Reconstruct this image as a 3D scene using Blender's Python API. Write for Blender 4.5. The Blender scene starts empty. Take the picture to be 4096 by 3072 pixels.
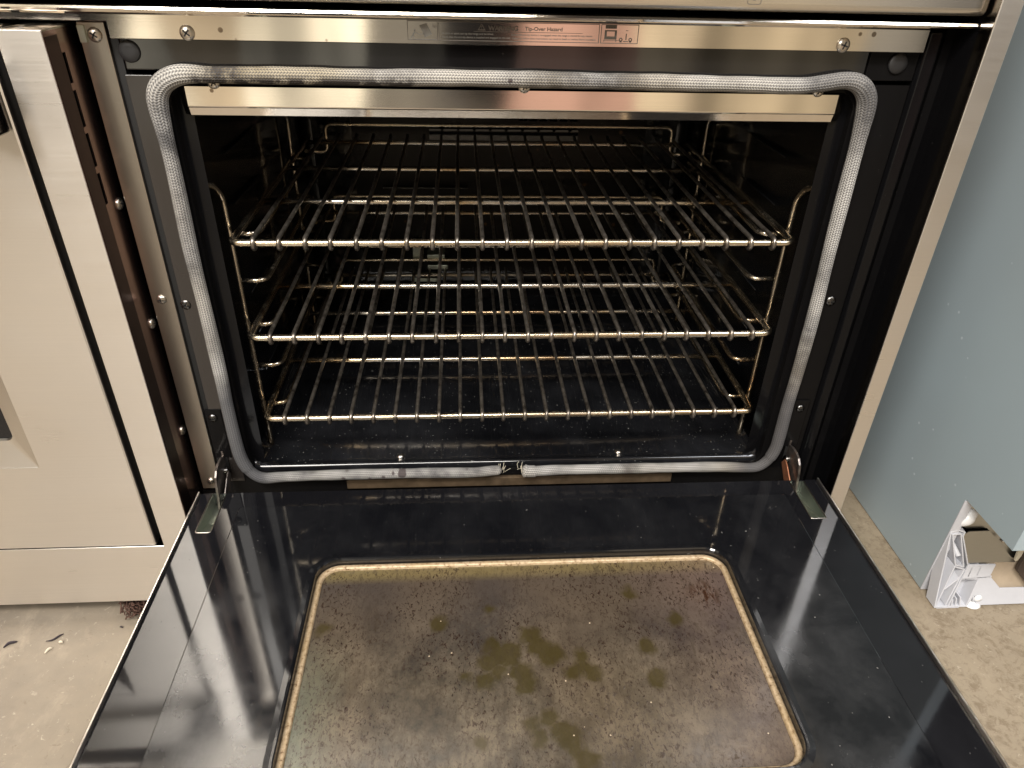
import bpy, bmesh, math, random
from mathutils import Vector, Matrix
random.seed(7)
S = bpy.context.scene
# ---------------------------------------------------------------- camera
cam = bpy.data.objects.new('camera', bpy.data.cameras.new('camera'))
S.collection.objects.link(cam); S.camera = cam
cam.location = (-0.05702, -0.70206, 0.56641)
cam.rotation_euler = (1.00648, -0.02363, -0.06224)
cam.data.sensor_width = 36; cam.data.lens = 24.93
cam.data.clip_start = 0.01; cam.data.clip_end = 60
# ---------------------------------------------------------------- world
W = bpy.data.worlds.new('World'); S.world = W; W.use_nodes = True
wt = W.node_tree; wt.nodes.clear()
def wn(t, **k):
    n = wt.nodes.new(t)
    for a, v in k.items(): setattr(n, a, v)
    return n
tc = wn('ShaderNodeTexCoord'); mp = wn('ShaderNodeMapping'); mp.inputs['Scale'].default_value = (4.6, 4.6, .7)
nz = wn('ShaderNodeTexVoronoi'); nz.inputs['Scale'].default_value = 1.25; nz.inputs['Randomness'].default_value = .9
sc_ = wn('ShaderNodeSeparateColor'); rp = wn('ShaderNodeValToRGB'); rp.color_ramp.interpolation = 'CONSTANT'; e = rp.color_ramp.elements
e[0].position = 0; e[0].color = (.012, .012, .014, 1); e[1].position = .93; e[1].color = (2.0, 1.8, 1.4, 1)
for p_, c_ in ((.20, (.05, .048, .045, 1)), (.34, (.85, .68, .45, 1)), (.48, (.30, .27, .22, 1)), (.62, (1.25, 1.0, .68, 1)), (.74, (.12, .11, .10, 1)), (.82, (.85, .50, .38, 1)), (.88, (.55, .50, .42, 1))):
    q = e.new(p_); q.color = c_
bg = wn('ShaderNodeBackground'); bg.inputs['Strength'].default_value = .74
wo = wn('ShaderNodeOutputWorld')
wt.links.new(tc.outputs['Generated'], mp.inputs['Vector']); wt.links.new(mp.outputs[0], nz.inputs['Vector'])
wt.links.new(nz.outputs['Color'], sc_.inputs[0]); wt.links.new(sc_.outputs[0], rp.inputs[0]); n2 = wn('ShaderNodeTexNoise'); n2.inputs['Scale'].default_value = 2.6; n2.inputs['Detail'].default_value = 2; wt.links.new(mp.outputs[0], n2.inputs['Vector'])
mr = wn('ShaderNodeMapRange'); mr.inputs[1].default_value = .36; mr.inputs[2].default_value = .62; mr.inputs[3].default_value = .45; mr.inputs[4].default_value = 1.55; wt.links.new(n2.outputs['Fac'], mr.inputs[0])
vm = wn('ShaderNodeVectorMath'); vm.operation = 'SCALE'; wt.links.new(rp.outputs[0], vm.inputs[0]); wt.links.new(mr.outputs[0], vm.inputs['Scale'])
wt.links.new(vm.outputs[0], bg.inputs['Color']); wt.links.new(bg.outputs[0], wo.inputs['Surface'])
# ---------------------------------------------------------------- lamps: ceiling fixtures of the store
def area(name, loc, rot, sx, sy, power, col):
    l = bpy.data.lights.new(name, 'AREA'); l.shape = 'RECTANGLE'; l.size = sx; l.size_y = sy; l.energy = power; l.color = col
    o = bpy.data.objects.new(name, l); S.collection.objects.link(o); o.location = loc; o.rotation_euler = rot; return o
def aim(loc, tgt):
    return (Vector(tgt) - Vector(loc)).to_track_quat('-Z', 'Y').to_euler()
L1 = (-.55, -1.75, 2.5); area('ceiling_lamp', L1, aim(L1, (-.1, -.2, 0)), 1.6, .35, 112, (1, .95, .885))
L2 = (1.5, -1.3, 2.6); area('ceiling_lamp', L2, aim(L2, (.3, -.2, 0)), .5, 1.4, 56, (.93, .95, 1))
L3 = (-1.4, -2.6, 2.3); area('ceiling_lamp', L3, aim(L3, (-.3, -.6, 0)), 1.2, 1.2, 98, (1, .95, .885))
S.view_settings.view_transform = 'Standard'; S.view_settings.look = 'None'; S.view_settings.exposure = 0.0; S.view_settings.gamma = 1
S.view_settings.use_curve_mapping = False
S.render.engine = 'CYCLES'
S.cycles.max_bounces = 8; S.cycles.glossy_bounces = 5; S.cycles.sample_clamp_indirect = 6
# ---------------------------------------------------------------- node helper
class NT:
    def __init__(s, name):
        s.m = bpy.data.materials.new(name); s.m.use_nodes = True; s.t = s.m.node_tree
        s.b = s.t.nodes['Principled BSDF']; s.out = s.t.nodes['Material Output']
        s.g = s.n('ShaderNodeNewGeometry'); s.pos = s.g.outputs['Position']; s.tc = s.n('ShaderNodeTexCoord')
    def n(s, t): return s.t.nodes.new(t)
    def l(s, a, b): s.t.links.new(a, b)
    def put(s, sock, v):
        if isinstance(v, bpy.types.NodeSocket): s.l(v, sock)
        else: sock.default_value = v
    def math(s, op, a, b=0.0, clamp=False):
        n = s.n('ShaderNodeMath'); n.operation = op; n.use_clamp = clamp; s.put(n.inputs[0], a); s.put(n.inputs[1], b); return n.outputs[0]
    def map(s, v, scale=(1, 1, 1), loc=(0, 0, 0), rot=(0, 0, 0)):
        n = s.n('ShaderNodeMapping'); s.l(v, n.inputs['Vector']); n.inputs['Scale'].default_value = scale
        n.inputs['Location'].default_value = loc; n.inputs['Rotation'].default_value = rot; return n.outputs[0]
    def noise(s, v, scale, detail=4, rough=.5, dist=0):
        n = s.n('ShaderNodeTexNoise'); s.l(v, n.inputs['Vector']); n.inputs['Scale'].default_value = scale
        n.inputs['Detail'].default_value = detail; n.inputs['Roughness'].default_value = rough; n.inputs['Distortion'].default_value = dist
        return n.outputs['Fac'], n.outputs['Color']
    def vor(s, v, scale, feat='F1'):
        n = s.n('ShaderNodeTexVoronoi'); n.feature = feat; s.l(v, n.inputs['Vector']); n.inputs['Scale'].default_value = scale
        return n.outputs['Distance'], n.outputs['Color']
    def ramp(s, f, *st, interp='LINEAR'):
        n = s.n('ShaderNodeValToRGB'); n.color_ramp.interpolation = interp; s.l(f, n.inputs[0]); el = n.color_ramp.elements
        def c4(c): return (c, c, c, 1) if isinstance(c, (int, float)) else (*c, 1)
        el[0].position, el[0].color = st[0][0], c4(st[0][1]); el[1].position, el[1].color = st[-1][0], c4(st[-1][1])
        for p, c in st[1:-1]: q = el.new(p); q.color = c4(c)
        return n.outputs[0]
    def mix(s, f, a, b, op='MIX'):
        n = s.n('ShaderNodeMix'); n.data_type = 'RGBA'; n.blend_type = op; s.put(n.inputs[0], f)
        for k, v in ((6, a), (7, b)):
            if isinstance(v, tuple): n.inputs[k].default_value = (*v, 1)
            elif isinstance(v, float): n.inputs[k].default_value = (v, v, v, 1)
            else: s.l(v, n.inputs[k])
        return n.outputs[2]
    def spot(s, v, c, r, soft=.0015):
        n = s.n('ShaderNodeVectorMath'); n.operation = 'DISTANCE'; s.l(v, n.inputs[0]); n.inputs[1].default_value = c
        m = s.n('ShaderNodeMapRange'); s.l(n.outputs['Value'], m.inputs[0]); m.inputs[1].default_value = r - soft; m.inputs[2].default_value = r + soft
        m.inputs[3].default_value = 1; m.inputs[4].default_value = 0; return m.outputs[0]
    def warp(s, v, scale, amt):
        _, c = s.noise(v, scale, 3)
        a = s.n('ShaderNodeVectorMath'); a.operation = 'SUBTRACT'; s.l(c, a.inputs[0]); a.inputs[1].default_value = (.5, .5, .5)
        b = s.n('ShaderNodeVectorMath'); b.operation = 'SCALE'; s.l(a.outputs[0], b.inputs[0]); b.inputs['Scale'].default_value = amt
        d = s.n('ShaderNodeVectorMath'); d.operation = 'ADD'; s.l(v, d.inputs[0]); s.l(b.outputs[0], d.inputs[1]); return d.outputs[0]
    def bump(s, h, strength=.3, dist=.001):
        n = s.n('ShaderNodeBump'); n.inputs['Strength'].default_value = strength; n.inputs['Distance'].default_value = dist
        s.l(h, n.inputs['Height']); s.l(n.outputs[0], s.b.inputs['Normal']); return n
    def set(s, **k):
        for a, v in k.items():
            sock = s.b.inputs[a.replace('_', ' ')]
            if isinstance(v, tuple): sock.default_value = (*v, 1)
            elif isinstance(v, bpy.types.NodeSocket): s.l(v, sock)
            else: sock.default_value = v
        return s.m
# ---------------------------------------------------------------- materials
def steel(name, col=(.66, .62, .56), rough=.27, grain=(3, 3, 900), streak=.06, smudge=.10, bump=.05, specks=0, aniso=0.0, tan=(0, 0, 1)):
    m = NT(name); P = m.tc.outputs['Object']
    g, _ = m.noise(m.map(P, grain), 1, 3, .6); s2, _ = m.noise(m.map(P, (5, 5, 9)), 1.3, 4, .55)
    r = m.math('ADD', m.math('MULTIPLY', g, streak), m.math('MULTIPLY', s2, smudge)); r = m.math('ADD', r, rough - .5 * (streak + smudge))
    c = m.mix(m.math('MULTIPLY', g, .35), col, tuple(x * .80 for x in col))
    c = m.mix(m.ramp(s2, (.45, 0), (.75, .25)), c, tuple(x * .78 for x in col))
    if specks:
        d, _ = m.vor(P, specks); n2, _ = m.noise(P, 22, 2)
        k = m.math('MULTIPLY', m.ramp(d, (.10, 1), (.14, 0)), m.ramp(n2, (.52, 0), (.6, 1)))
        c = m.mix(m.math('MULTIPLY', k, .8), c, (.10, .06, .03)); 
    m.bump(g, bump, .0004)
    if aniso:
        cx = m.n('ShaderNodeCombineXYZ')
        for i in range(3): cx.inputs[i].default_value = tan[i]
        m.l(cx.outputs[0], m.b.inputs['Tangent']); m.b.inputs['Anisotropic'].default_value = aniso
    return m.set(Base_Color=c, Metallic=1.0, Roughness=r)
M = {}
M['steel'] = steel('brushed_steel', rough=.22, aniso=.85)
M['trim'] = steel('brushed_steel_trim', (.74, .68, .60), .10, (4, 4, 1100), .03, .05, .02, specks=55, aniso=.92)
M['cover'] = steel('brushed_steel_cover', (.80, .765, .72), .30, (6, 6, 700), .06, .14, .06, aniso=.8)
M['post'] = steel('satin_steel_post', (.42, .39, .35), .30, (500, 500, 4), .05, .12, .04)
M['side_steel'] = steel('polished_side_steel', (.52, .37, .33), .24, (3, 600, 3), .04, .08, .03)
M['trim_inner'] = steel('mirror_steel', (.30, .28, .25), .16, (3, 500, 3), .03, .08, .03)
M['galv'] = steel('galvanised_steel', (.48, .52, .45), .38, (30, 30, 30), .1, .2, .1, specks=90)
def enamel(name, base=(.004, .0042, .005), rough=.09, film=.5, specks=1.0, filmcol=(.07, .072, .08), fs=6, spec=.55, dens=.93):
    m = NT(name); P = m.tc.outputs['Object']
    f1, _ = m.noise(m.warp(P, 9, .06), fs, 6, .62); f2, _ = m.noise(m.map(P, (1, .35, 1)), 38, 5, .65)
    film_m = m.math('MULTIPLY', m.ramp(f1, (.42, 0), (.72, 1)), m.ramp(f2, (.25, .35), (.75, 1)))
    film_m = m.math('MULTIPLY', film_m, film)
    if 'door' in name and 'band' not in name:
        sy = m.n('ShaderNodeSeparateXYZ'); m.l(P, sy.inputs[0]); q = m.n('ShaderNodeMapRange'); m.l(sy.outputs[1], q.inputs[0])
        q.inputs[1].default_value = -.16; q.inputs[2].default_value = -.36; q.inputs[3].default_value = .30; q.inputs[4].default_value = 1.3
        film_m = m.math('MULTIPLY', film_m, q.outputs[0])
    c = m.mix(film_m, base, filmcol)
    d, dc = m.vor(m.warp(P, 40, .02), 420); sx = m.n('ShaderNodeSeparateColor'); m.l(dc, sx.inputs[0])
    n3, _ = m.noise(P, 7, 3); gate = m.math('MULTIPLY', m.math('GREATER_THAN', sx.outputs[0], dens), m.ramp(n3, (.40, .15), (.62, 1)))
    k = m.math('MULTIPLY', m.math('LESS_THAN', d, m.math('MULTIPLY', m.math('POWER', sx.outputs[1], 3.0), .28)), gate)
    k = m.math('MULTIPLY', k, specks, True)
    c = m.mix(k, c, (.22, .215, .20))
    r = m.math('ADD', m.math('MULTIPLY', film_m, .26), rough); r = m.math('ADD', r, m.math('MULTIPLY', k, .5))
    m.bump(m.math('ADD', m.math('MULTIPLY', f2, .25), k), .10, .0005)
    return m.set(Base_Color=c, Roughness=r, Specular_IOR_Level=spec)
M['enamel'] = enamel('black_enamel_cavity', film=.10, specks=.25, rough=.10)
M['floorpan'] = enamel('black_enamel_floor', film=.22, specks=2.2, rough=.06, dens=.72)
M['frame'] = enamel('black_painted_frame', (.0042, .0040, .0042), .10, .06, .10, (.03, .026, .023), spec=.07)
M['doorenamel'] = enamel('black_enamel_door', (.004, .0042, .0052), .055, .55, .8, (.066, .066, .068), 9)
M['toppanel'] = enamel('black_gloss_top_panel', (.006, .0055, .0055), .05, .06, .15, (.03, .026, .023), spec=.75)
M['sideplate'] = enamel('black_frame_paint_lit', (.020, .017, .0155), .16, .10, .10, (.03, .026, .023), spec=.6)  # same black frame paint, with the left side's reflected light in its colour
M['flange'] = enamel('black_enamel_flange', (.003, .003, .0035), .12, .05, .1, (.03, .026, .023), spec=.16)
M['doorband'] = enamel('black_door_band', (.005, .005, .006), .05, .12, .25)
def plain(name, col, rough=.5, metal=0.0, var=.2, scale=40):
    m = NT(name); f, _ = m.noise(m.tc.outputs['Object'], scale, 4, .6)
    c = m.mix(m.ramp(f, (.3, 0), (.75, 1)), col, tuple(x * (1 - var) for x in col))
    m.bump(f, .08, .0004)
    return m.set(Base_Color=c, Roughness=rough, Metallic=metal)
M['rubber'] = plain('black_rubber', (.010, .010, .011), .5)
M['void'] = plain('dark_recess', (.004, .004, .004), .7)
M['slotdark'] = plain('dark_slot', (.010, .006, .006), .6)
M['screw'] = plain('screw_steel', (.60, .55, .48), .28, 1.0, .4, 400)
M['screwdark'] = plain('dark_screw_steel', (.16, .155, .15), .26, 1.0, .4, 400)
M['plastic'] = plain('pale_grey_plastic', (.52, .53, .57), .42, 0, .10, 25)
M['whiteplastic'] = plain('white_plastic', (.78, .79, .80), .35, 0, .08)
M['print'] = plain('faded_grey_print', (.11, .095, .08), .55, 0, .5, 300)
M['printlight'] = plain('faded_light_print', (.19, .185, .17), .5, 0, .4, 200)
M['cardboard'] = plain('brown_card', (.42, .34, .25), .8)
M['darkbrown'] = plain('dark_brown_board', (.045, .03, .022), .6)
M['fuzz'] = plain('brown_lint', (.10, .05, .035), .95, 0, .7, 500)
M['shred'] = plain('dark_shred', (.03, .022, .028), .8)
M['chip'] = plain('pale_chip', (.62, .56, .44), .7)
M['orange'] = plain('rusty_hinge_steel', (.36, .15, .08), .42, .6, .5, 120)
M['darkglass'] = plain('dark_oven_glass', (.006, .006, .007), .08, 0, .2)
M['plate'] = steel('scratched_plate', (.52, .52, .49), .30, (60, 60, 400), .1, .3, .15)
# hinge steel
m = NT('hinge_steel'); f, _ = m.noise(m.tc.outputs['Object'], 70, 5, .7)
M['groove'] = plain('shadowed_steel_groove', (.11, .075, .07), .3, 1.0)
M['hinge'] = m.set(Base_Color=m.ramp(f, (.35, (.05, .045, .042)), (.6, (.22, .19, .17)), (.8, (.28, .14, .08))), Metallic=.85, Roughness=.34)
# chrome wire with heat tint and burnt-on spots
def wire(name, tint):
    m = NT(name); P = m.pos
    f, _ = m.noise(m.map(P, (1, .6, 1)), 7, 4, .6); s_, _ = m.noise(P, 420, 3, .7); s2, _ = m.noise(P, 30, 4, .6)
    c = m.ramp(f, (.34, (.62, .585, .53)), (.50, (.56, .50, .41)), (.60, (.50, .37, .22)), (.72, (.30, .17, .10)))
    c = m.mix(tint, (.64, .53, .37), c)
    spot = m.math('MULTIPLY', m.ramp(s_, (.56, 0), (.64, 1)), m.ramp(s2, (.42, 0), (.65, .85)))
    c = m.mix(spot, c, (.045, .03, .02))
    m.bump(s_, .06, .0003)
    return m.set(Base_Color=c, Metallic=m.math('SUBTRACT', 1.0, m.math('MULTIPLY', spot, .7)), Roughness=m.math('ADD', m.math('MULTIPLY', s2, .20), .13))
M['wirebar'] = wire('chrome_rack_bar', .35)
M['wiretint'] = wire('heat_tinted_rack_bar', 1.0)
m = NT('dull_rack_wire'); f, _ = m.noise(m.pos, 90, 5, .65)
M['wiredull'] = m.set(Base_Color=m.ramp(f, (.35, (.27, .24, .205)), (.55, (.15, .13, .108)), (.70, (.03, .023, .018))), Metallic=.85, Roughness=.30)
M['ladder'] = wire('support_rod_chrome', .6)
# braided seal
m = NT('braided_glass_fibre')
uv = m.tc.outputs['UV']; sp = m.n('ShaderNodeSeparateXYZ'); m.l(uv, sp.inputs[0])
U = m.math('MULTIPLY', sp.outputs[0], 2 * math.pi / .0027); V = m.math('MULTIPLY', sp.outputs[1], 2 * math.pi * 17)
row = m.math('SINE', V); st = m.math('SINE', m.math('ADD', U, m.math('MULTIPLY', m.math('SINE', m.math('MULTIPLY', V, .5)), 2.2)))
h = m.math('ADD', m.math('MULTIPLY', row, .5), m.math('MULTIPLY', st, .5)); h = m.math('ADD', m.math('MULTIPLY', h, .5), .5)
P = m.tc.outputs['Object']
n1, _ = m.noise(P, 16, 5, .65); n2, _ = m.noise(P, 60, 4, .6); n3, _ = m.noise(P, 5, 2, .5)
c = m.ramp(n1, (.36, (.10, .096, .092)), (.46, (.29, .28, .265)), (.62, (.48, .465, .435)))
c = m.mix(m.math('MULTIPLY', m.ramp(n3, (.50, 0), (.64, 1)), .35), c, (.50, .42, .30))
pz = m.n('ShaderNodeSeparateXYZ'); m.l(P, pz.inputs[0])
# grime: burnt underside of the upper left run, sooty lower corners
def boxmask(m, x0, x1, z0, z1, soft):
    def edge(v, a, b):
        r = m.n('ShaderNodeMapRange'); m.l(v, r.inputs[0]); r.inputs[1].default_value = a; r.inputs[2].default_value = b; return r.outputs[0]
    a = m.math('MULTIPLY', edge(pz.outputs[0], x0 - soft, x0 + soft), edge(pz.outputs[0], x1 + soft, x1 - soft))
    b = m.math('MULTIPLY', edge(pz.outputs[2], z0 - soft, z0 + soft), edge(pz.outputs[2], z1 + soft, z1 - soft)); return m.math('MULTIPLY', a, b)
g1 = m.math('MULTIPLY', boxmask(m, -.295, -.10, .43, .4555, .003), m.ramp(n2, (.38, 0), (.50, 1)))
g1b = m.math('MULTIPLY', boxmask(m, -.285, -.250, .44, .475, .008), m.ramp(n2, (.36, 0), (.52, .95)))
g2 = m.math('MAXIMUM', boxmask(m, -.40, -.292, -.03, .13, .02), boxmask(m, .285, .40, -.03, .12, .02))
g3 = m.math('MULTIPLY', boxmask(m, .27, .40, .40, .48, .015), m.ramp(n1, (.35, .2), (.6, 1)))
c = m.mix(m.math('MULTIPLY', g2, .85), c, (.075, .075, .082)); c = m.mix(m.math('MULTIPLY', g3, .85), c, (.16, .15, .14))
yl = m.math('MULTIPLY', boxmask(m, -.29, -.15, .44, .48, .02), .6); c = m.mix(yl, c, (.40, .32, .18)); c = m.mix(m.math('MAXIMUM', g1, g1b), c, (.045, .036, .028))
Pw = m.warp(P, 300, .002); sm = None
for x_, z_, r_ in ((-.209, -.004, .0022), (-.177, -.005, .0016), (-.160, -.0035, .0025), (-.148, .001, .0018), (-.137, .000, .0052), (-.057, .004, .0018), (-.013, .455, .0022), (-.205, .007, .004)):
    k = m.spot(m.map(Pw, (1, 0, 1)), (x_, 0, z_), r_, .0006); sm = k if sm is None else m.math('MAXIMUM', sm, k)
c = m.mix(m.math('MULTIPLY', sm, .9), c, (.05, .03, .028))
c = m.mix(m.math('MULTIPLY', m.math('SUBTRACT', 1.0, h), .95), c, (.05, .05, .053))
m.bump(h, .75, .0010)
M['braid'] = m.set(Base_Color=c, Roughness=.85, Specular_IOR_Level=.12)
# dirty window glass
m = NT('soiled_door_glass'); P = m.tc.outputs['Object']; Pw = m.warp(m.warp(P, 50, .020), 220, .006)
n1, _ = m.noise(m.map(P, (1, .8, 1)), 30, 8, .72); n2, _ = m.noise(m.map(P, (1, .5, 1)), 330, 4, .7); n3, _ = m.noise(P, 3.2, 2, .5); n4, _ = m.noise(m.map(P, (1, .28, 1)), 130, 5, .75, .6)
c = m.ramp(n1, (.32, (.018, .015, .012)), (.48, (.054, .044, .031)), (.66, (.105, .084, .058)))
sg = m.n('ShaderNodeSeparateXYZ'); m.l(P, sg.inputs[0])
def rng(v, a, b, lo=0., hi=1.):
    r = m.n('ShaderNodeMapRange'); m.l(v, r.inputs[0]); r.inputs[1].default_value = a; r.inputs[2].default_value = b; r.inputs[3].default_value = lo; r.inputs[4].default_value = hi; return r.outputs[0]
c = m.mix(m.math('MULTIPLY', m.math('MULTIPLY', rng(sg.outputs[1], -.30, -.185), rng(sg.outputs[1], -.168, -.176, 0, 1)), .85), c, (.026, .023, .025))   # darker band behind the rim
c = m.mix(m.math('MULTIPLY', rng(sg.outputs[1], -.180, -.168), .80), c, (.125, .098, .038))
c = m.mix(m.math('MULTIPLY', rng(sg.outputs[0], -.165, -.205), m.math('MULTIPLY', rng(sg.outputs[1], -.24, -.30), .50)), c, (.065, .105, .08))       # green reflection of the coating, painted into the corner
c = m.mix(m.math('MULTIPLY', rng(sg.outputs[0], .10, .20), m.math('MULTIPLY', m.ramp(n3, (.40, .1), (.60, 1)), .42)), c, (.14, .088, .082))  # pinkish glare painted into the right side of the glass
c = m.mix(m.math('MULTIPLY', m.ramp(n3, (.46, 0), (.60, 1)), .35), c, (.11, .078, .045))
bl = None
blobs = [(-.0875,-.2334,.0085),(-.0341,-.2171,.005),(-.199,-.235,.006),(-.0586,-.2935,.006),(-.0357,-.2618,.0085),(-.0386,-.2788,.0095),(-.0402,-.299,.0085),(-.0170,-.2668,.0105),(-.0190,-.2800,.008),(.0036,-.2523,.011),(.0190,-.2740,.012),(-.0055,-.3025,.010),(-.0045,-.3450,.007),(-.045,-.358,.005),(-.0280,-.2720,.010),(-.0290,-.2900,.008),(.0120,-.2640,.010),(-.0090,-.2920,.009),(.0330,-.3680,.009),(.0200,-.3480,.008),(.0470,-.2880,.009),
 (.0480,-.2775,.0075),(.0400,-.2940,.0075),(.0555,-.2955,.009),(.1100,-.2030,.007),(.1480,-.2360,.0085),(.1150,-.2690,.0085),(.0290,-.3580,.0115),(.0400,-.3760,.010),(.0010,-.3560,.007),(.1170,-.3050,.010),(.0100,-.3380,.008)]
for x_, y_, r_ in blobs:
    k = m.spot(m.map(Pw, (1, 1, 0)), (x_, y_, 0), r_ * 1.05, .0030); bl = k if bl is None else m.math('MAXIMUM', bl, k)
c = m.mix(m.math('MULTIPLY', bl, .78), c, (.028, .021, .004))
bc = m.spot(m.map(Pw, (1, 1, 0)), (.187, -.206, 0), .014, .006)
bc = m.math('MULTIPLY', bc, m.ramp(n4, (.44, 0), (.52, 1))); c = m.mix(bc, c, (.028, .010, .004))
sp_, _ = m.noise(m.map(P, (1, .6, 1)), 360, 4, .75, .8); g_, _ = m.noise(P, 13, 3)
sk = m.math('MULTIPLY', m.ramp(sp_, (.53, 0), (.60, 1)), m.ramp(g_, (.36, .35), (.54, 1)))
sk = m.math('MULTIPLY', sk, m.math('SUBTRACT', 1.0, m.math('MULTIPLY', bl, .7)))
c = m.mix(m.math('MULTIPLY', sk, .9), c, (.022, .012, .008))
dk = m.math('MULTIPLY', m.ramp(n4, (.52, 0), (.66, 1)), .50); c = m.mix(dk, c, (.03, .022, .015))
wv, wc = m.vor(P, 95); ws = m.n('ShaderNodeSeparateColor'); m.l(wc, ws.inputs[0])
wk = m.math('MULTIPLY', m.math('LESS_THAN', wv, .07), m.math('GREATER_THAN', ws.outputs[0], .93)); c = m.mix(wk, c, (.40, .32, .23))
m.bump(m.math('ADD', sk, m.math('MULTIPLY', n2, .4)), .12, .0004)
M['dirtyglass'] = m.set(Base_Color=c, Roughness=m.math('ADD', m.math('MULTIPLY', n1, .20), .10), Specular_IOR_Level=.6)
# baked-on tan rim
m = NT('tan_soiled_rim'); P = m.tc.outputs['Object']; n1, _ = m.noise(P, 260, 5, .7); n2, _ = m.noise(P, 25, 4, .6)
c = m.ramp(n1, (.36, (.12, .065, .03)), (.44, (.34, .25, .15)), (.70, (.52, .41, .28)))
c = m.mix(m.ramp(n2, (.45, 0), (.7, .5)), c, (.34, .24, .12))
M['tanrim'] = m.set(Base_Color=c, Roughness=.42, Metallic=.25)
M['stripmat'] = plain('stained_steel_strip', (.17, .12, .075), .4, .5, .6, 60)
# floor
m = NT('stained_concrete'); P = m.tc.outputs['Object']
n1, _ = m.noise(P, 2.4, 6, .62); n2, _ = m.noise(m.map(P, (1, 1.4, 1)), 34, 7, .68, .4); n3, _ = m.noise(P, 120, 5, .7, .8); n4, _ = m.noise(m.map(P, (1.3, .8, 1), rot=(0, 0, .5)), 15, 8, .72, .3)
c = m.ramp(n1, (.30, (.15, .125, .097)), (.52, (.225, .19, .145)), (.72, (.29, .248, .19)))
c = m.mix(m.ramp(n2, (.40, .0), (.70, .38)), c, (.25, .205, .15)); c = m.mix(m.math('MULTIPLY', m.ramp(n4, (.52, 0), (.66, 1)), .30), c, (.38, .32, .24))
px = m.n('ShaderNodeSeparateXYZ'); m.l(P, px.inputs[0]); rr = m.n('ShaderNodeMapRange'); m.l(px.outputs[0], rr.inputs[0]); rr.inputs[1].default_value = .2; rr.inputs[2].default_value = .55
n5, _ = m.noise(P, 75, 8, .78, .5)
mott = m.math('MULTIPLY', m.ramp(n4, (.48, 1), (.66, .15)), m.ramp(n5, (.47, 0), (.60, 1)))
c = m.mix(m.math('MULTIPLY', rr.outputs[0], .35), c, (.33, .26, .165))
c = m.mix(m.math('MULTIPLY', m.math('MULTIPLY', mott, rr.outputs[0]), .60), c, (.12, .085, .05))
c = m.mix(m.math('MULTIPLY', m.ramp(n3, (.62, 0), (.70, 1)), .35), c, (.62, .56, .45))
c = m.mix(m.math('MULTIPLY', m.ramp(n3, (.30, 1), (.38, 0)), .5), c, (.12, .09, .065))
m.bump(m.math('ADD', n2, m.math('MULTIPLY', n3, .5)), .25, .002)
M['concrete'] = m.set(Base_Color=c, Roughness=.62)
# blue grey painted panel
m = NT('blue_grey_paint'); P = m.tc.outputs['Object']; n1, _ = m.noise(P, 2.5, 3, .5); n2, _ = m.noise(P, 600, 2, .5)
c = m.ramp(n1, (.3, (.30, .35, .375)), (.7, (.34, .415, .455)))
v_, vc = m.vor(P, 60); vs = m.n('ShaderNodeSeparateColor'); m.l(vc, vs.inputs[0])
gg, _ = m.noise(P, 9, 2); dd = m.math('MULTIPLY', m.math('MULTIPLY', m.math('LESS_THAN', v_, .11), m.math('GREATER_THAN', vs.outputs[0], .80)), m.ramp(gg, (.52, 0), (.62, 1)))
c = m.mix(m.math('MULTIPLY', dd, .6), c, (.62, .68, .72)); m.bump(n2, .05, .0003)
M['bluepanel'] = m.set(Base_Color=c, Roughness=.38, Metallic=.15)
# ---------------------------------------------------------------- mesh helpers
def link(name, bm, mat, parent=None, smooth=False, bevel=0, seg=2, angle=30):
    me = bpy.data.meshes.new(name); bmesh.ops.recalc_face_normals(bm, faces=bm.faces)
    if smooth:
        for f in bm.faces: f.smooth = True
    bm.to_mesh(me); bm.free(); me.materials.append(M[mat] if isinstance(mat, str) else mat)
    o = bpy.data.objects.new(name, me); S.collection.objects.link(o)
    if parent is not None:
        o.parent = parent
        root = parent
        while root.parent: root = root.parent
        if parent is root: o.location = -root.location
        # sub-parts inherit the offset of the part above them
    if bevel:
        b = o.modifiers.new('bevel', 'BEVEL'); b.width = bevel; b.segments = seg; b.limit_method = 'ANGLE'; b.angle_limit = math.radians(angle); b.harden_normals = False
        for f in me.polygons: f.use_smooth = False
    return o
def box(bm, x0, x1, y0, y1, z0, z1):
    v = [bm.verts.new((x, y, z)) for x in (x0, x1) for y in (y0, y1) for z in (z0, z1)]
    for f in ((0, 1, 3, 2), (4, 6, 7, 5), (0, 4, 5, 1), (2, 3, 7, 6), (0, 2, 6, 4), (1, 5, 7, 3)): bm.faces.new([v[i] for i in f])
def prism(bm, pts, vec):
    a = [bm.verts.new(p) for p in pts]; b = [bm.verts.new(Vector(p) + Vector(vec)) for p in pts]; n = len(pts)
    bm.faces.new(a); bm.faces.new(b[::-1])
    for i in range(n): bm.faces.new([a[i], b[i], b[(i + 1) % n], a[(i + 1) % n]])
def fillet(pts, r, k=5, closed=False):
    pts = [Vector(p) for p in pts]; out = []; n = len(pts)
    for i, p in enumerate(pts):
        if not closed and i in (0, n - 1): out.append(p); continue
        a, b = pts[i - 1], pts[(i + 1) % n]; da, db = (a - p), (b - p)
        rr = min(r, da.length * .49, db.length * .49)
        if rr < 1e-5: out.append(p); continue
        A, B = p + da.normalized() * rr, p + db.normalized() * rr
        for j in range(k + 1):
            t = j / k; out.append(A * (1 - t) ** 2 + p * 2 * t * (1 - t) + B * t * t)
    return out
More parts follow.
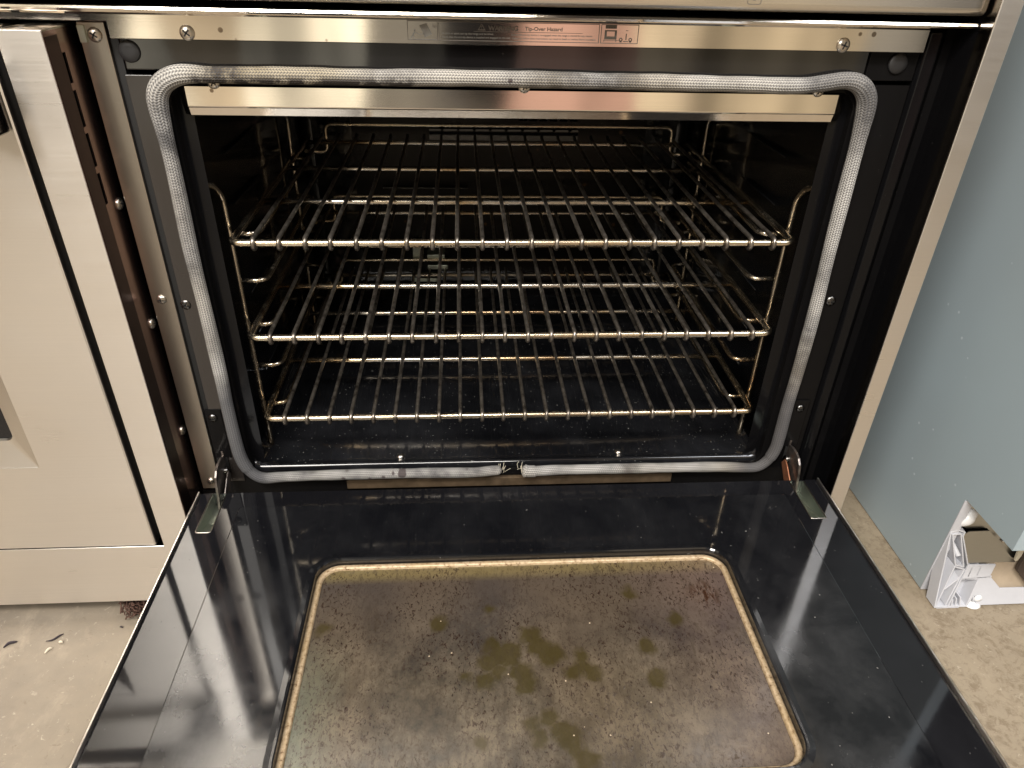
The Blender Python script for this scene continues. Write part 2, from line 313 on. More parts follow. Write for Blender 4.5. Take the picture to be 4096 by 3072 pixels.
def catmull(pts, k=8):
    P = [Vector(p) for p in pts]; P = [P[0] * 2 - P[1]] + P + [P[-1] * 2 - P[-2]]; out = []
    for i in range(1, len(P) - 2):
        a, b, c, d = P[i - 1:i + 3]
        for j in range(k):
            t = j / k; out.append(.5 * ((2 * b) + (c - a) * t + (2 * a - 5 * b + 4 * c - d) * t * t + (3 * b - a - 3 * c + d) * t ** 3))
    return out + [P[-2]]
def tube(bm, path, r, seg=12, closed=False, radii=None, squash=1.0, caps=True, uvname=None, up=Vector((0, 0, 1))):
    path = [Vector(p) for p in path]; n = len(path); uvl = bm.loops.layers.uv.verify() if uvname else None
    rings = []; prevN = None; L = [0]
    for i in range(1, n): L.append(L[-1] + (path[i] - path[i - 1]).length)
    for i in range(n):
        if closed: t = path[(i + 1) % n] - path[i - 1]
        else: t = path[min(i + 1, n - 1)] - path[max(i - 1, 0)]
        t.normalize()
        if prevN is None:
            ref = up if abs(t.dot(up)) < .9 else Vector((0, 1, 0)); N = (ref - t * ref.dot(t)).normalized()
        else:
            N = (prevN - t * prevN.dot(t)).normalized()
        prevN = N; B = t.cross(N); rr = radii[i] if radii else r
        rings.append([bm.verts.new(path[i] + (N * math.cos(a) + B * math.sin(a) * squash) * rr) for a in (2 * math.pi * j / seg for j in range(seg))])
    m_ = n if closed else n - 1
    for i in range(m_):
        A, B_ = rings[i], rings[(i + 1) % n]
        for j in range(seg):
            f = bm.faces.new([A[j], A[(j + 1) % seg], B_[(j + 1) % seg], B_[j]]); f.smooth = True
            if uvl:
                u0, u1 = L[i], L[min(i + 1, n - 1)]; v0, v1 = j / seg, (j + 1) / seg
                for lp, uvc in zip(f.loops, ((u0, v0), (u0, v1), (u1, v1), (u1, v0))): lp[uvl].uv = uvc
    if not closed and caps:
        bm.faces.new(rings[0][::-1]); bm.faces.new(rings[-1])
def lathe(bm, c, axis, prof, seg=20):
    c = Vector(c); ax = Vector(axis).normalized(); u = ax.orthogonal().normalized(); v = ax.cross(u); rings = []
    for r, h in prof:
        if r < 1e-6: rings.append([bm.verts.new(c + ax * h)])
        else: rings.append([bm.verts.new(c + ax * h + (u * math.cos(a) + v * math.sin(a)) * r) for a in (2 * math.pi * j / seg for j in range(seg))])
    for A, B in zip(rings, rings[1:]):
        for j in range(seg):
            k = (j + 1) % seg
            if len(A) == 1 and len(B) > 1: f = bm.faces.new([A[0], B[k], B[j]])
            elif len(B) == 1 and len(A) > 1: f = bm.faces.new([A[j], A[k], B[0]])
            elif len(A) > 1: f = bm.faces.new([A[j], A[k], B[k], B[j]])
            f.smooth = True
def rrect(x0, x1, y0, y1, r, k=8):
    pts = []
    for cx, cy, a0 in ((x1 - r, y1 - r, 0), (x0 + r, y1 - r, 90), (x0 + r, y0 + r, 180), (x1 - r, y0 + r, 270)):
        for j in range(k + 1):
            a = math.radians(a0 + 90 * j / k); pts.append((cx + r * math.cos(a), cy + r * math.sin(a)))
    return pts
def loops(bm, ls, cap_last=False, cap_first=False, smooth=False):
    R = [[bm.verts.new(p) for p in l] for l in ls]; n = len(R[0])
    for A, B in zip(R, R[1:]):
        for j in range(n):
            f = bm.faces.new([A[j], A[(j + 1) % n], B[(j + 1) % n], B[j]]); f.smooth = smooth
    if cap_last: bm.faces.new(R[-1])
    if cap_first: bm.faces.new(R[0][::-1])
def root(name, label, cat, loc, group=None):
    o = bpy.data.objects.new(name, None); S.collection.objects.link(o); o.location = loc; o.empty_display_size = .05
    o['label'] = label; o['category'] = cat
    if group: o['group'] = group
    return o
def screw(parent, loc, normal, r=.0062, mat='screw', label=None, rot=.3):
    bm = bmesh.new(); lathe(bm, loc, normal, [(r, 0), (r, .0006), (r * .9, .0016), (r * .6, .0026), (r * .25, .0031), (0, .0032)], 18)
    o = link('screw', bm, mat, parent)
    if label: o['label'] = label
    nrm = Vector(normal).normalized(); u = nrm.orthogonal().normalized(); v = nrm.cross(u); c = Vector(loc) + nrm * .0022
    bm = bmesh.new()
    for a in (rot, rot + math.pi / 2):
        d = u * math.cos(a) + v * math.sin(a); e_ = nrm.cross(d); w, l = r * .10, r * .52
        prism(bm, [c + d * l + e_ * w, c + d * l - e_ * w, c - d * l - e_ * w, c - d * l + e_ * w], nrm * .00115)
    link('cross_recess', bm, 'void', o)
    return o
def text(body, size, loc, parent, mat, name='printed_words', offset=0.0, width=None):
    cu = bpy.data.curves.new(name, 'FONT'); cu.body = body; cu.size = size; cu.offset = offset; cu.extrude = .00004
    t = bpy.data.objects.new('tmp', cu); S.collection.objects.link(t)
    dg = bpy.context.evaluated_depsgraph_get(); me = bpy.data.meshes.new_from_object(t.evaluated_get(dg)); bpy.data.objects.remove(t)
    xs = [v.co.x for v in me.vertices]; w = max(xs) - min(xs); sx = (width / w) if width else 1
    me.transform(Matrix.Translation(loc) @ Matrix.Rotation(math.pi / 2, 4, 'X') @ Matrix.Diagonal((sx, 1, 1, 1)))
    me.materials.clear(); me.materials.append(M[mat]); o = bpy.data.objects.new(name, me); S.collection.objects.link(o); o.parent = parent; return o

# ================================================================ the setting
bm = bmesh.new(); box(bm, -3.2, 3.2, -2.5, 3.0, -.26, -.205); fl = link('floor', bm, 'concrete'); fl['kind'] = 'structure'

# ================================================================ the range
R0 = root('range_cooker', 'stainless steel double-oven range with its wide black oven open and door folded down', 'oven', (0, .25, -.205))
def part(name, mat, fn, parent=None, **k):
    bm = bmesh.new(); fn(bm); return link(name, bm, mat, parent or R0, **k)
# carcass
def f(bm):
    box(bm, .392, .4185, .0, .66, -.185, .70); box(bm, -1.05, .392, .52, .66, -.185, .70)
    box(bm, -1.05, -.394, .012, .52, -.165, .50); box(bm, -1.05, .392, .012, .52, .5165, .70)
    box(bm, -.392, .392, .012, .52, -.185, -.06)
part('carcass', 'frame', f)
part('kick_panel', 'frame', lambda bm: box(bm, -.390, .398, .004, .011, -.185, -.034))
# black front frame: plate with opening, the seal sits over its edge
def f(bm):
    yf = 0.0
    outer = rrect(-.3565, .3715, -.0165, .4535, .0005); 
    inner = rrect(-.3235, .3235, -.0075, .4462, .018)
    inner2 = rrect(-.3225, .3225, -.0065, .4452, .017)
    flange = rrect(-.3075, .3055, -.0035, .4340, .014)
    w = lambda L, y: [(p[0], y, p[1]) for p in L]
    loops(bm, [w(outer, .011), w(outer, yf), w(inner, yf), w(inner2, .002), w(inner2, .010)])
part('front_frame', 'frame', f)
def f(bm):
    w = lambda L, y: [(p[0], y, p[1]) for p in L]
    loops(bm, [w(rrect(-.3224, .3224, -.0064, .4451, .017), .0101), w(rrect(-.3075, .3055, -.0035, .4340, .014), .0105), w(rrect(-.3085, .3065, -.0045, .435, .014), .013)])
part('opening_flange', 'flange', f)
part('top_panel', 'toppanel', lambda bm: (box(bm, -.3535, .3225, -.0022, .010, .4575, .5)), bevel=.0012)
part('top_panel', 'frame', lambda bm: (box(bm, .3240, .3715, -.0018, .010, .4575, .5)), bevel=.0010)
part('side_fold', 'flange', lambda bm: prism(bm, [(.3722, -.001, -.17), (.3722, .012, -.17), (.3860, .012, -.17), (.3860, -.006, -.17), (.3838, -.008, -.17), (.3740, -.0055, -.17)], (0, 0, .67)), bevel=.001)
part('side_channel', 'flange', lambda bm: box(bm, .3865, .3999, .004, .012, -.17, .5))
for x, z in ((-.3468, .4726), (.3519, .473)):
    bm = bmesh.new(); lathe(bm, (x, -.0022, z), (0, -1, 0), [(.0092, 0), (.0092, .0012), (.0082, .0022), (.004, .0027), (0, .0028)], 28); link('plug_cap', bm, 'rubber', R0)
screw(R0, (-.3525, 0, .2266), (0, -1, 0), .0060, 'screwdark'); screw(R0, (.355, 0, .2263), (0, -1, 0), .0060, 'screwdark', rot=.9)
part('side_plate', 'sideplate', lambda bm: box(bm, -.3562, -.3330, -.0012, -.0001, -.0160, .4532), bevel=.0004)  # left strip of the frame face, split off to carry the lit tone
# hinge brackets on the frame
for s, cx in ((-1, -.3525), (1, .3545)):
    def f(bm, cx=cx):
        box(bm, cx - .0085, cx + .0105, -.0026, 0, .022, .0925)
    o = part('hinge_bracket', 'frame', f, bevel=.0008)
    screw(o, (cx, -.0026, .0815), (0, -1, 0), .0052, 'screwdark', rot=.1)
    part('hinge_pocket', 'void', lambda bm: box(bm, cx - .0045, cx + .0055, -.0030, -.0026, .004, .0225), o)
# cavity
def f(bm):
    x0, x1, y0, y1, z0, z1 = -.321, .321, .013, .508, -.005, .432
    w = lambda x0, x1, z0, z1, y, r: [(p[0], y, p[1]) for p in rrect(x0, x1, z0, z1, r, 5)]
    loops(bm, [w(-.3085, .3065, -.0045, .434, .0131, .014), w(x0, x1, z0, z1, y0 + .006, .02), w(x0, x1, z0, z1, y1 - .03, .02), w(x0 + .02, x1 - .02, z0 + .02, z1 - .02, y1, .02)], cap_last=True, smooth=True)
cav = part('oven_cavity', 'enamel', f)
for z in (.338, .281, .225, .168, .112, .056):      # embossed side ribs
    for q in (-1, 1): part('embossed_rib', 'enamel', lambda bm: tube(bm, [(q * .3210, .12, z + .016), (q * .3210, .34, z + .016)], .0012, 8), cav)
# fan cover plate on the back wall
def f(bm):
    for i in range(1): pass
    z0, z1, x0, x1, y = .05, .355, -.235, .245, .495
    slots = [(.035 + i * .0165, .048 + i * .0165, .312, .3185) for i in range(6)]
    xs = sorted({x0, x1} | {a for s_ in slots for a in s_[:2]}); zs = [z0, .312, .3185, z1]
    for i in range(len(xs) - 1):
        for j in range(3):
            if j == 1 and any(abs(xs[i] - s_[0]) < 1e-6 for s_ in slots): continue
            box(bm, xs[i], xs[i + 1], y - .0015, y, zs[j], zs[j + 1])
part('fan_cover', steel('fan_cover_enamel', (.018, .017, .016), .30, (30, 30, 30), .1, .3, .1, 40), f, cav)
def f(bm):
    box(bm, -.11, .13, .478, .4925, .285, .287); box(bm, -.11, .13, .478, .480, .287, .302); box(bm, -.19, -.05, .480, .4925, .205, .207)
part('baffle_ledge', 'enamel', f, cav)
part('burner_bracket', 'galv', lambda bm: (box(bm, -.145, -.128, .455, .49, .085, .115), box(bm, -.120, -.085, .452, .49, .072, .080), box(bm, -.12, -.09, .45, .485, .090, .100), box(bm, -.150, -.1, .46, .49, .045, .052)), cav, bevel=.001)
# floor pan with a rolled front edge
def f(bm):
    sec = [(.004, -.006), (.004, -.001), (.0055, .0018), (.008, .0025), (.011, .001), (.016, -.0030), (.024, -.0038), (.44, -.0038), (.455, .004), (.470, .010)]
    xs = [(-.3195, .012), (-.316, .006), (-.309, .0012), (-.300, 0), (.300, 0), (.309, .0012), (.3145, .006), (.3180, .012)]
    g = [[bm.verts.new((x, y, z + (dz if k > 3 else 0))) for k, (y, z) in enumerate(sec)] for x, dz in xs]
    for a, b in zip(g, g[1:]):
        for i in range(len(sec) - 1): f_ = bm.faces.new([a[i], b[i], b[i + 1], a[i + 1]]); f_.smooth = True
fp = part('floor_pan', 'floorpan', f)
for x in (-.1422, .1416): screw(fp, (x, .0268, -.0038), (0, 0, 1), .0048, 'screw', rot=x * 9)
# stainless heat shield under the top run of the seal
def f(bm):
    sec = [(.0010, .4440), (.0008, .4440), (.0008, .4275), (.0010, .4266), (.0018, .4255), (.0042, .4186), (.0050, .4190), (.0020, .4275), (.0016, .4440)]
    xs = [(-.3135, 0), (-.3075, 0), (.3045, 0), (.3120, .003)]
    g = []
    for k, (x, dz) in enumerate(xs): g.append([bm.verts.new((x, y + (.004 if k in (0, 3) else 0), z)) for y, z in sec])
    n = len(sec)
    for a, b in zip(g, g[1:]):
        for i in range(n): bm.faces.new([a[i], b[i], b[(i + 1) % n], a[(i + 1) % n]])
    bm.faces.new(g[0]); bm.faces.new(g[-1][::-1])
hs = part('heat_shield', 'trim', f)
for x in (-.281, .001, .283): screw(hs, (x, .0008, .4476), (0, -1, 0), .0058, 'screw')
# top trim with lip
def f(bm):
    sec = [(.004, .4835), (-.0120, .4835), (-.0130, .4842), (-.0130, .5025), (-.0142, .5040), (-.026, .5052), (-.0300, .5062), (-.0312, .5080), (-.0302, .5098), (-.0270, .5106), (.004, .5106)]
    n = len(sec)
    A = [bm.verts.new((-.3555, y, z)) for y, z in sec]; B = [bm.verts.new((.3670, y, z)) for y, z in sec]
    for i in range(n): bm.faces.new([A[i], B[i], B[(i + 1) % n], A[(i + 1) % n]])
    bm.faces.new(A); bm.faces.new(B[::-1])
    sec2 = sec[:]; sec2[0] = (.004, .4968); sec2[1] = (-.0120, .4968); sec2[2] = (-.0130, .4975)
    A = [bm.verts.new((-1.05, y, z)) for y, z in sec2]; B = [bm.verts.new((-.3556, y, z)) for y, z in sec2]
    for i in range(n): bm.faces.new([A[i], B[i], B[(i + 1) % n], A[(i + 1) % n]])
    bm.faces.new(A); bm.faces.new(B[::-1])
    sec3 = [(.004, .5036), (-.0130, .5036)] + sec[4:]
    A = [bm.verts.new((.3671, y, z)) for y, z in sec3]; B = [bm.verts.new((.3990, y, z)) for y, z in sec3]; n = len(sec3)
    for i in range(n): bm.faces.new([A[i], B[i], B[(i + 1) % n], A[(i + 1) % n]])
    bm.faces.new(A); bm.faces.new(B[::-1])
tt = part('top_trim', 'trim', f)
screw(tt, (-.2907, -.013, .4893), (0, -1, 0), .0064, rot=.1); screw(tt, (.2893, -.013, .4890), (0, -1, 0), .0064, rot=.5)
# printed warning label
YL = -.0134
def frame(bm, x0, x1, z0, z1, w=.0005):
    for a in ((x0, x1, z0, z0 + w), (x0, x1, z1 - w, z1), (x0, x0 + w, z0 + w, z1 - w), (x1 - w, x1, z0 + w, z1 - w)): box(bm, a[0], a[1], YL, -.0129, a[2], a[3])
def f(bm):
    frame(bm, -.1035, -.0772, .4869, .5022); frame(bm, -.0764, .0650, .4869, .5022); frame(bm, .0664, .1000, .4869, .5022)
    box(bm, -.046, .050, YL, -.0129, .4944, .4947)
lab = part('warning_label', 'print', f)
lab['label'] = 'faded warning label printed on the steel trim'
text('WARNING', .0052, (-.0330, YL, .4957), lab, 'print', offset=.00014, width=.0262)
text('Tip-Over Hazard', .0042, (-.0010, YL, .4960), lab, 'printlight', offset=.00006, width=.0330)
text('A child or adult can tip the range and be killed.', .0022, (-.0735, YL, .4920), lab, 'printlight', width=.045)
text('Verify that the anti-tip device is installed and engaged to the wall.', .0022, (-.0735, YL, .4892), lab, 'printlight', width=.060)
text('Ensure the anti-tip device is re-engaged when the range is moved for any reason.', .0022, (-.0130, YL, .4918), lab, 'printlight', width=.072)
text('Failure to follow these instructions can result in death or serious burns to people.', .0022, (-.0120, YL, .4890), lab, 'printlight', width=.074)
def f(bm):
    t = [(-.0425, .4955), (-.0355, .4955), (-.0390, .5010)]; u = [(-.0413, .4962), (-.0367, .4962), (-.0390, .4998)]
    A = [bm.verts.new((x, YL, z)) for x, z in t]; B = [bm.verts.new((x, YL, z)) for x, z in u]
    for i in range(3): bm.faces.new([A[i], A[(i + 1) % 3], B[(i + 1) % 3], B[i]])
    box(bm, -.0392, -.0388, YL, -.0131, .4974, .4989); box(bm, -.0392, -.0388, YL, -.0131, .4966, .4970)
part('warning_triangle', 'print', f, lab)
def f(bm):   # person tipping over the range
    prism(bm, [(-.0930, YL, .4985), (-.0868, YL, .5004), (-.0822, YL, .4918), (-.0885, YL, .4892)], (0, .0003, 0))
    lathe(bm, (-.0972, YL, .4946), (0, 1, 0), [(0, 0), (.0008, 0), (.0008, .0002)], 10)
    for a in (((-.0978, .4938), (-.0964, .4934), (-.0985, .4905), (-.0995, .4912)), ((-.0970, .4934), (-.0966, .4928), (-.0930, .4912), (-.0930, .4917)), ((-.0995, .4908), (-.0982, .4908), (-.1005, .4882), (-.1012, .4882)), ((-.0990, .4908), (-.0982, .4904), (-.0974, .4882), (-.0981, .4882)), ((-.0930, .4917), (-.0930, .4912), (-.0885, .4920), (-.0888, .4924))):
        prism(bm, [(x, YL, z) for x, z in a], (0, .0003, 0))
    box(bm, -.1020, -.0785, YL, -.0131, .4876, .4879)
part('tipping_pictogram', 'printlight', f, lab)
def f(bm):   # range and anti-tip fittings
    box(bm, .0702, .0802, YL, -.0131, .4988, .5016); box(bm, .0698, .0806, YL, -.0131, .4966, .4976); box(bm, .0698, .0716, YL, -.0131, .4926, .4966); box(bm, .0788, .0806, YL, -.0131, .4926, .4966)
    box(bm, .0698, .0806, YL, -.0131, .4902, .4926); box(bm, .0694, .0698, YL, -.0131, .4882, .4902); box(bm, .0800, .0805, YL, -.0131, .4882, .4900); box(bm, .0690, .0835, YL, -.0131, .4893, .4896)
    for i in range(4): lathe(bm, (.0716 + i * .0025, YL - .0001, .4999), (0, 1, 0), [(0, 0), (.0008, 0), (.0008, .0002)], 10)
    box(bm, .0888, .0896, YL, -.0131, .4900, .4950); box(bm, .0886, .0907, YL, -.0131, .4972, .4976); box(bm, .0870, .0915, YL, -.0131, .4884, .4890)
    for x in (.0846, .0932): lathe(bm, (x, YL, .4902), (0, 1, 0), [(.0008, 0), (.0016, 0), (.0016, .0002)], 12); box(bm, x - .0010, x + .0010, YL, -.0131, .4880, .4889)
part('range_pictogram', 'print', f, lab)
# control panel above
def f(bm):
    sec = [(.01, .5160), (-.0320, .5160), (-.0352, .5170), (-.0372, .5195), (-.0376, .5225), (-.0376, .698), (-.034, .7025), (.01, .7035)]
    A = [bm.verts.new((-1.05, y, z)) for y, z in sec]; B = [bm.verts.new((.3975, y, z)) for y, z in sec]; n = len(sec)
    for i in range(n): bm.faces.new([A[i], B[i], B[(i + 1) % n], A[(i + 1) % n]])
    bm.faces.new(A); bm.faces.new(B[::-1])
cp = part('control_panel', 'steel', f, bevel=.0012)
def f(bm):
    o_ = rrect(.1845, .1965, .5215, .5300, .002, 4); i_ = rrect(.1850, .1960, .5220, .5295, .0016, 4)
    A = [bm.verts.new((x, -.0378, z)) for x, z in o_]; B = [bm.verts.new((x, -.0378, z)) for x, z in i_]
    for k in range(len(A)): bm.faces.new([A[k], A[(k + 1) % len(A)], B[(k + 1) % len(A)], B[k]])
    box(bm, .1890, .1918, -.0379, -.0377, .5245, .5249); box(bm, .1890, .1918, -.0379, -.0377, .5262, .5266)
part('panel_icon', 'print', f, cp)
part('cooktop', 'steel', lambda bm: box(bm, -1.05, .4185, .011, .66, .7036, .72), bevel=.002)
# right side trim
def f(bm):
    prism(bm, [(.4000, -.0500, -.185), (.4200, -.0500, -.185), (.4200, .0, -.185), (.4188, .0, -.185), (.4188, -.0485, -.185), (.4000, -.0485, -.185)], (0, 0, .92))
part('side_trim', 'cover', f, bevel=.0006)
part('trim_return', 'trim_inner', lambda bm: box(bm, .4000, .4012, -.0484, -.0325, -.185, .735))
part('trim_channel', 'flange', lambda bm: box(bm, .4003, .4012, -.0324, .003, -.185, .735))
# left stainless post, screws
def f(bm): prism(bm, [(-.3868, .0, -.028), (-.3640, 0, -.028), (-.3640, 0, .4950), (-.3868, 0, .4950)], (0, .010, 0))
po = part('steel_post', 'post', f, bevel=.0008)
screw(po, (-.3764, 0, .2326), (0, -1, 0), .0052, rot=.7); screw(po, (-.3735, 0, .4850), (0, -1, 0), .0062, rot=.2); screw(po, (-.3745, 0, -.0165), (0, -1, 0), .0055, 'screw', rot=.2)
part('post_clip', 'galv', lambda bm: box(bm, -.3862, -.3806, -.0022, 0, .4790, .4925), po)
part('frame_gap', 'void', lambda bm: box(bm, -.3638, -.3567, .004, .0112, -.03, .4965))
part('edge_return', 'frame', lambda bm: box(bm, -.3562, -.3545, .0112, .0118, -.03, .4965))
# left compartment cover: front stile and kick, then the return side
def f(bm):
    t = .0015; y = -.050
    prism(bm, [(-.4285, y, -.0755), (-.4285, y, .4935), (-.3925, y, .4935), (-.3925, y, -.1715), (-1.05, y, -.1715), (-1.05, y, -.0755)], (0, t, 0))
cv = part('cover_panel', 'cover', f, bevel=.0014, seg=3)
part('cover_top_return', 'cover', lambda bm: box(bm, -.4285, -.3925, -.0484, -.001, .4920, .4935), cv)
part('cover_bottom_return', 'frame', lambda bm: box(bm, -1.05, -.3925, -.0484, .011, -.1715, -.170), cv)
def f(bm):
    ys = [-.0484, -.0262, -.0205, .0095]; slots = [(.4495, .4738), (.4130, .4437), (.3780, .4075), (.343, .372)]
    zs = sorted({-.170, .4919} | {a for s_ in slots for a in s_})
    for i in range(3):
        for j in range(len(zs) - 1):
            if i == 1 and any(abs(zs[j] - s_[0]) < 1e-6 for s_ in slots): continue
            box(bm, -.3940, -.3926, ys[i], ys[i + 1], zs[j], zs[j + 1])
sd = part('cover_side', 'side_steel', f)
part('slot_backing', 'slotdark', lambda bm: box(bm, -.398, -.3965, -.030, -.017, .33, .48), sd)
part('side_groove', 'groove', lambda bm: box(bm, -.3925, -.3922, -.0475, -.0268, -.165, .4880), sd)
for y, z in ((.0000, .3355), (.0010, .0620), (-.001, .205)):
    screw(sd, (-.3926, y, z), (1, 0, 0), .0060, 'screw', rot=.4)
# left oven door (closed)
def f(bm):
    w = lambda L, y: [(p[0], y, p[1]) for p in L]
    x0, x1, z0, z1 = -.86, -.4365, -.0745, .4935
    wx0, wx1, wz0, wz1 = -.80, -.5345, .050, .360
    loops(bm, [w(rrect(x0, x1, z0, z1, .002, 4), -.006), w(rrect(x0, x1, z0, z1, .002, 4), -.0475), w(rrect(x0 + .0008, x1 - .0008, z0 + .0008, z1 - .0008, .002, 4), -.0494), w(rrect(x0 + .0025, x1 - .0025, z0 + .0025, z1 - .0025, .002, 4), -.0502),
        w(rrect(wx0, wx1, wz0, wz1, .001, 4), -.0502), w(rrect(wx0 + .0007, wx1 - .0007, wz0 + .0007, wz1 - .0007, .001, 4), -.0498), w(rrect(wx0 + .0205, wx1 - .0205, wz0 + .032, wz1 - .032, .008, 4), -.0415), w(rrect(wx0 + .0215, wx1 - .0215, wz0 + .033, wz1 - .033, .008, 4), -.036)])
ld = part('side_door', 'cover', f, label=None) if False else part('side_door', 'cover', f)
part('door_window', 'darkglass', lambda bm: box(bm, -.79, -.545, -.038, -.034, .07, .34), ld)
hd = part('door_handle', 'trim_inner', lambda bm: (box(bm, -.4660, -.4395, -.088, -.0503, .4140, .4640)), ld, bevel=.004, seg=3)
part('handle_bar', 'steel', lambda bm: tube(bm, [(-.85, -.094, .440), (-.452, -.094, .440)], .012, 20), ld)
part('compartment_gap', 'void', lambda bm: box(bm, -.4362, -.4288, -.030, -.010, -.0745, .4915))
# tan strip below the seal
part('lower_strip', 'stripmat', lambda bm: (box(bm, -.2080, .2080, -.0035, .004, -.0310, -.0180)), bevel=.0006)
part('lower_panel', 'frame', lambda bm: (box(bm, -.3565, -.2085, .001, .0035, -.060, -.0166), box(bm, .2085, .3715, .001, .0035, -.060, -.0166), box(bm, -.2085, .2085, .0045, .006, -.06, -.0166)))
# seal
gy = -.009
pts = [(-.0135, -.0010), (-.0240, -.0016), (-.0484, -.0040), (-.090, -.0036), (-.1273, -.0031), (-.1985, -.0031), (-.2478, -.0036), (-.285, -.0046), (-.3041, -.0060), (-.3153, -.0014), (-.3238, .0101), (-.3285, .0256), (-.3303, .0500), (-.3307, .1017), (-.3300, .1449), (-.3304, .2221), (-.3312, .2917), (-.3300, .3550), (-.3298, .3860), (-.3302, .4080), (-.3304, .4260), (-.3290, .4374), (-.3240, .4458), (-.3165, .4515), (-.3060, .4552), (-.2930, .4560), (-.2784, .4555), (-.246, .4557), (-.19, .4557), (-.1354, .4553), (-.08, .4558), (-.0121, .4556), (.0348, .4553), (.0925, .4548), (.15, .4544), (.2105, .4539), (.2404, .4532), (.2642, .4538), (.2816, .4560), (.2977, .4584), (.3101, .4578), (.3199, .4530), (.3268, .4444), (.3296, .4332), (.3304, .4160), (.3310, .3898), (.3314, .3550), (.3325, .2910), (.3348, .2172), (.3350, .1387), (.3340, .0931), (.3345, .0423), (.3335, .0227), (.3280, .0067), (.3185, -.0035), (.3059, -.0060), (.2850, -.0046), (.2639, -.0034), (.2233, -.0030), (.1427, -.0029), (.0632, -.0028), (.0395, -.0035), (.0222, -.0042), (.0120, -.0024)]
path = catmull([(x, gy , z) for x, z in pts], 10)
rad = []
for i, p in enumerate(path):
    r = .0072
    dc = math.hypot(abs(p.x) - .318, p.z - .438); r += .0024 * math.exp(-(dc / .026) ** 2)
    if p.z < .01: r = .0064 + (.0010 if .0 < p.x < .03 else 0)
    r *= 1 + .035 * math.sin(p.x * 55 + p.z * 43) + .02 * math.sin(p.x * 161)
    e1 = min(i, len(path) - 1 - i)
    if e1 < 6: r *= math.sqrt(max(.02, 1 - ((6 - e1) / 6.2) ** 2)) * (1.12 if i > 50 else 1)
    rad.append(r)
bm = bmesh.new(); tube(bm, path, .0076, 28, radii=rad, uvname='uv', up=Vector((0, -1, 0)))
g_ = link('door_seal', bm, 'braid', R0); g_['label'] = 'braided grey fabric gasket with scorched patches'
def f(bm):
    rnd = random.Random(11)
    for i in range(13):
        x0 = rnd.choice((-.0125, .0115)) + rnd.gauss(0, .002); p = Vector((x0, gy + rnd.uniform(-.004, .002), rnd.uniform(-.004, .002))); L_ = [p.copy()]
        d = Vector((-x0 * 60 * rnd.uniform(-.3, 1), rnd.uniform(.2, 1), rnd.uniform(.1, 1))).normalized()
        for k in range(4): d = (d + Vector((rnd.gauss(0, .3), rnd.gauss(0, .2), rnd.gauss(0, .3)))).normalized(); p = p + d * rnd.uniform(.0015, .0035); L_.append(p.copy())
        tube(bm, catmull(L_, 3), .00022, 5)
bm = bmesh.new(); f(bm); link('frayed_threads', bm, 'chip', g_)
# side rack supports
def support(s, cx):
    bm = bmesh.new(); x = cx
    tube(bm, catmull([(x, .056, -.003), (x, .054, .05), (x, .053, .15), (x, .053, .25), (x, .0525, .312), (x + s * .0005, .050, .328), (x + s * .003, .0405, .3405), (x + s * .0065, .030, .3455), (x + s * .009, .024, .3445)], 6), .0030, 10)
    o = link('rack_support', bm, 'ladder', R0); bm = bmesh.new()
    tube(bm, catmull([(x, .388, -.003), (x, .389, .10), (x, .390, .30), (x, .386, .338), (x + s * .006, .376, .352)], 6), .0028, 10)
    link('rear_rod', bm, 'ladder', o)
    for z in (.2805, .2245, .1683, .1120, .0555):
        bm = bmesh.new(); xi = x - s * .0265
        tube(bm, fillet([(x + s * .004, .0655, z), (xi, .0655, z), (xi, .378, z), (x, .378, z)], .017, 7), .0029, 10)
        link('rung', bm, 'ladder', o)
support(-1, -.3105); support(1, .3125)
# hinge arms
def arm(s, x):
    P = [(-.0043, .033), (-.0040, .026), (-.0130, .029), (-.0240, .0288), (-.0330, .0262), (-.0390, .0206), (-.0425, .0095), (-.0450, -.0050), (-.0500, -.0200), (-.0400, -.0230), (-.0330, -.0220), (-.0200, -.0150), (-.0080, -.0040), (-.0005, .0100), (.002, .030)]
    bm = bmesh.new(); prism(bm, [(x - .0014, y, z) for y, z in P], (.0028, 0, 0))
    o = link('hinge_arm', bm, 'hinge', R0, bevel=.0005)
    bm = bmesh.new(); lathe(bm, (x - s * .0016, -.010, .008), (-s, 0, 0), [(.0052, -.001), (.0052, .0028), (.0040, .0042), (0, .0045)], 18); link('hinge_pin', bm, 'screwdark', o)
    bm = bmesh.new(); prism(bm, [(x - s * .0045, y, z) for y, z in ((-.012, .010), (-.022, .005), (-.037, -.006), (-.044, -.020), (-.030, -.022), (-.018, -.012), (-.006, .0))], (-s * .0016, 0, 0))
    q = link('inner_link', bm, 'orange' if s > 0 else 'hinge', o, bevel=.0004)
arm(-1, -.3515); arm(1, .3545)

# ---------------------------------------------------------------- the folded-down door
zt, zb = .0010, -.0035
dx0, dx1 = -.3750, .3830
def plate(bm, xs0, xs1, ys0, ys1, z0, z1, holes):
    xs = sorted({xs0, xs1} | {a for h_ in holes for a in h_[:2]}); ys = sorted({ys0, ys1} | {a for h_ in holes for a in h_[2:]})
    for i in range(len(xs) - 1):
        for j in range(len(ys) - 1):
            mx, my = (xs[i] + xs[i + 1]) / 2, (ys[j] + ys[j + 1]) / 2
            if any(h_[0] < mx < h_[1] and h_[2] < my < h_[3] for h_ in holes): continue
            box(bm, xs[i], xs[i + 1], ys[j], ys[j + 1], z0, z1)
slots = [(-.3595, -.3430, -.1045, -.0392), (.3455, .3640, -.1075, -.0405)]
body = (-.3205, .3290, -.4802, -.0675)
door = part('oven_door', 'doorband', lambda bm: plate(bm, dx0 + .0022, dx1 - .0022, -.500, -.0385, -.030, zb, slots + [body]))
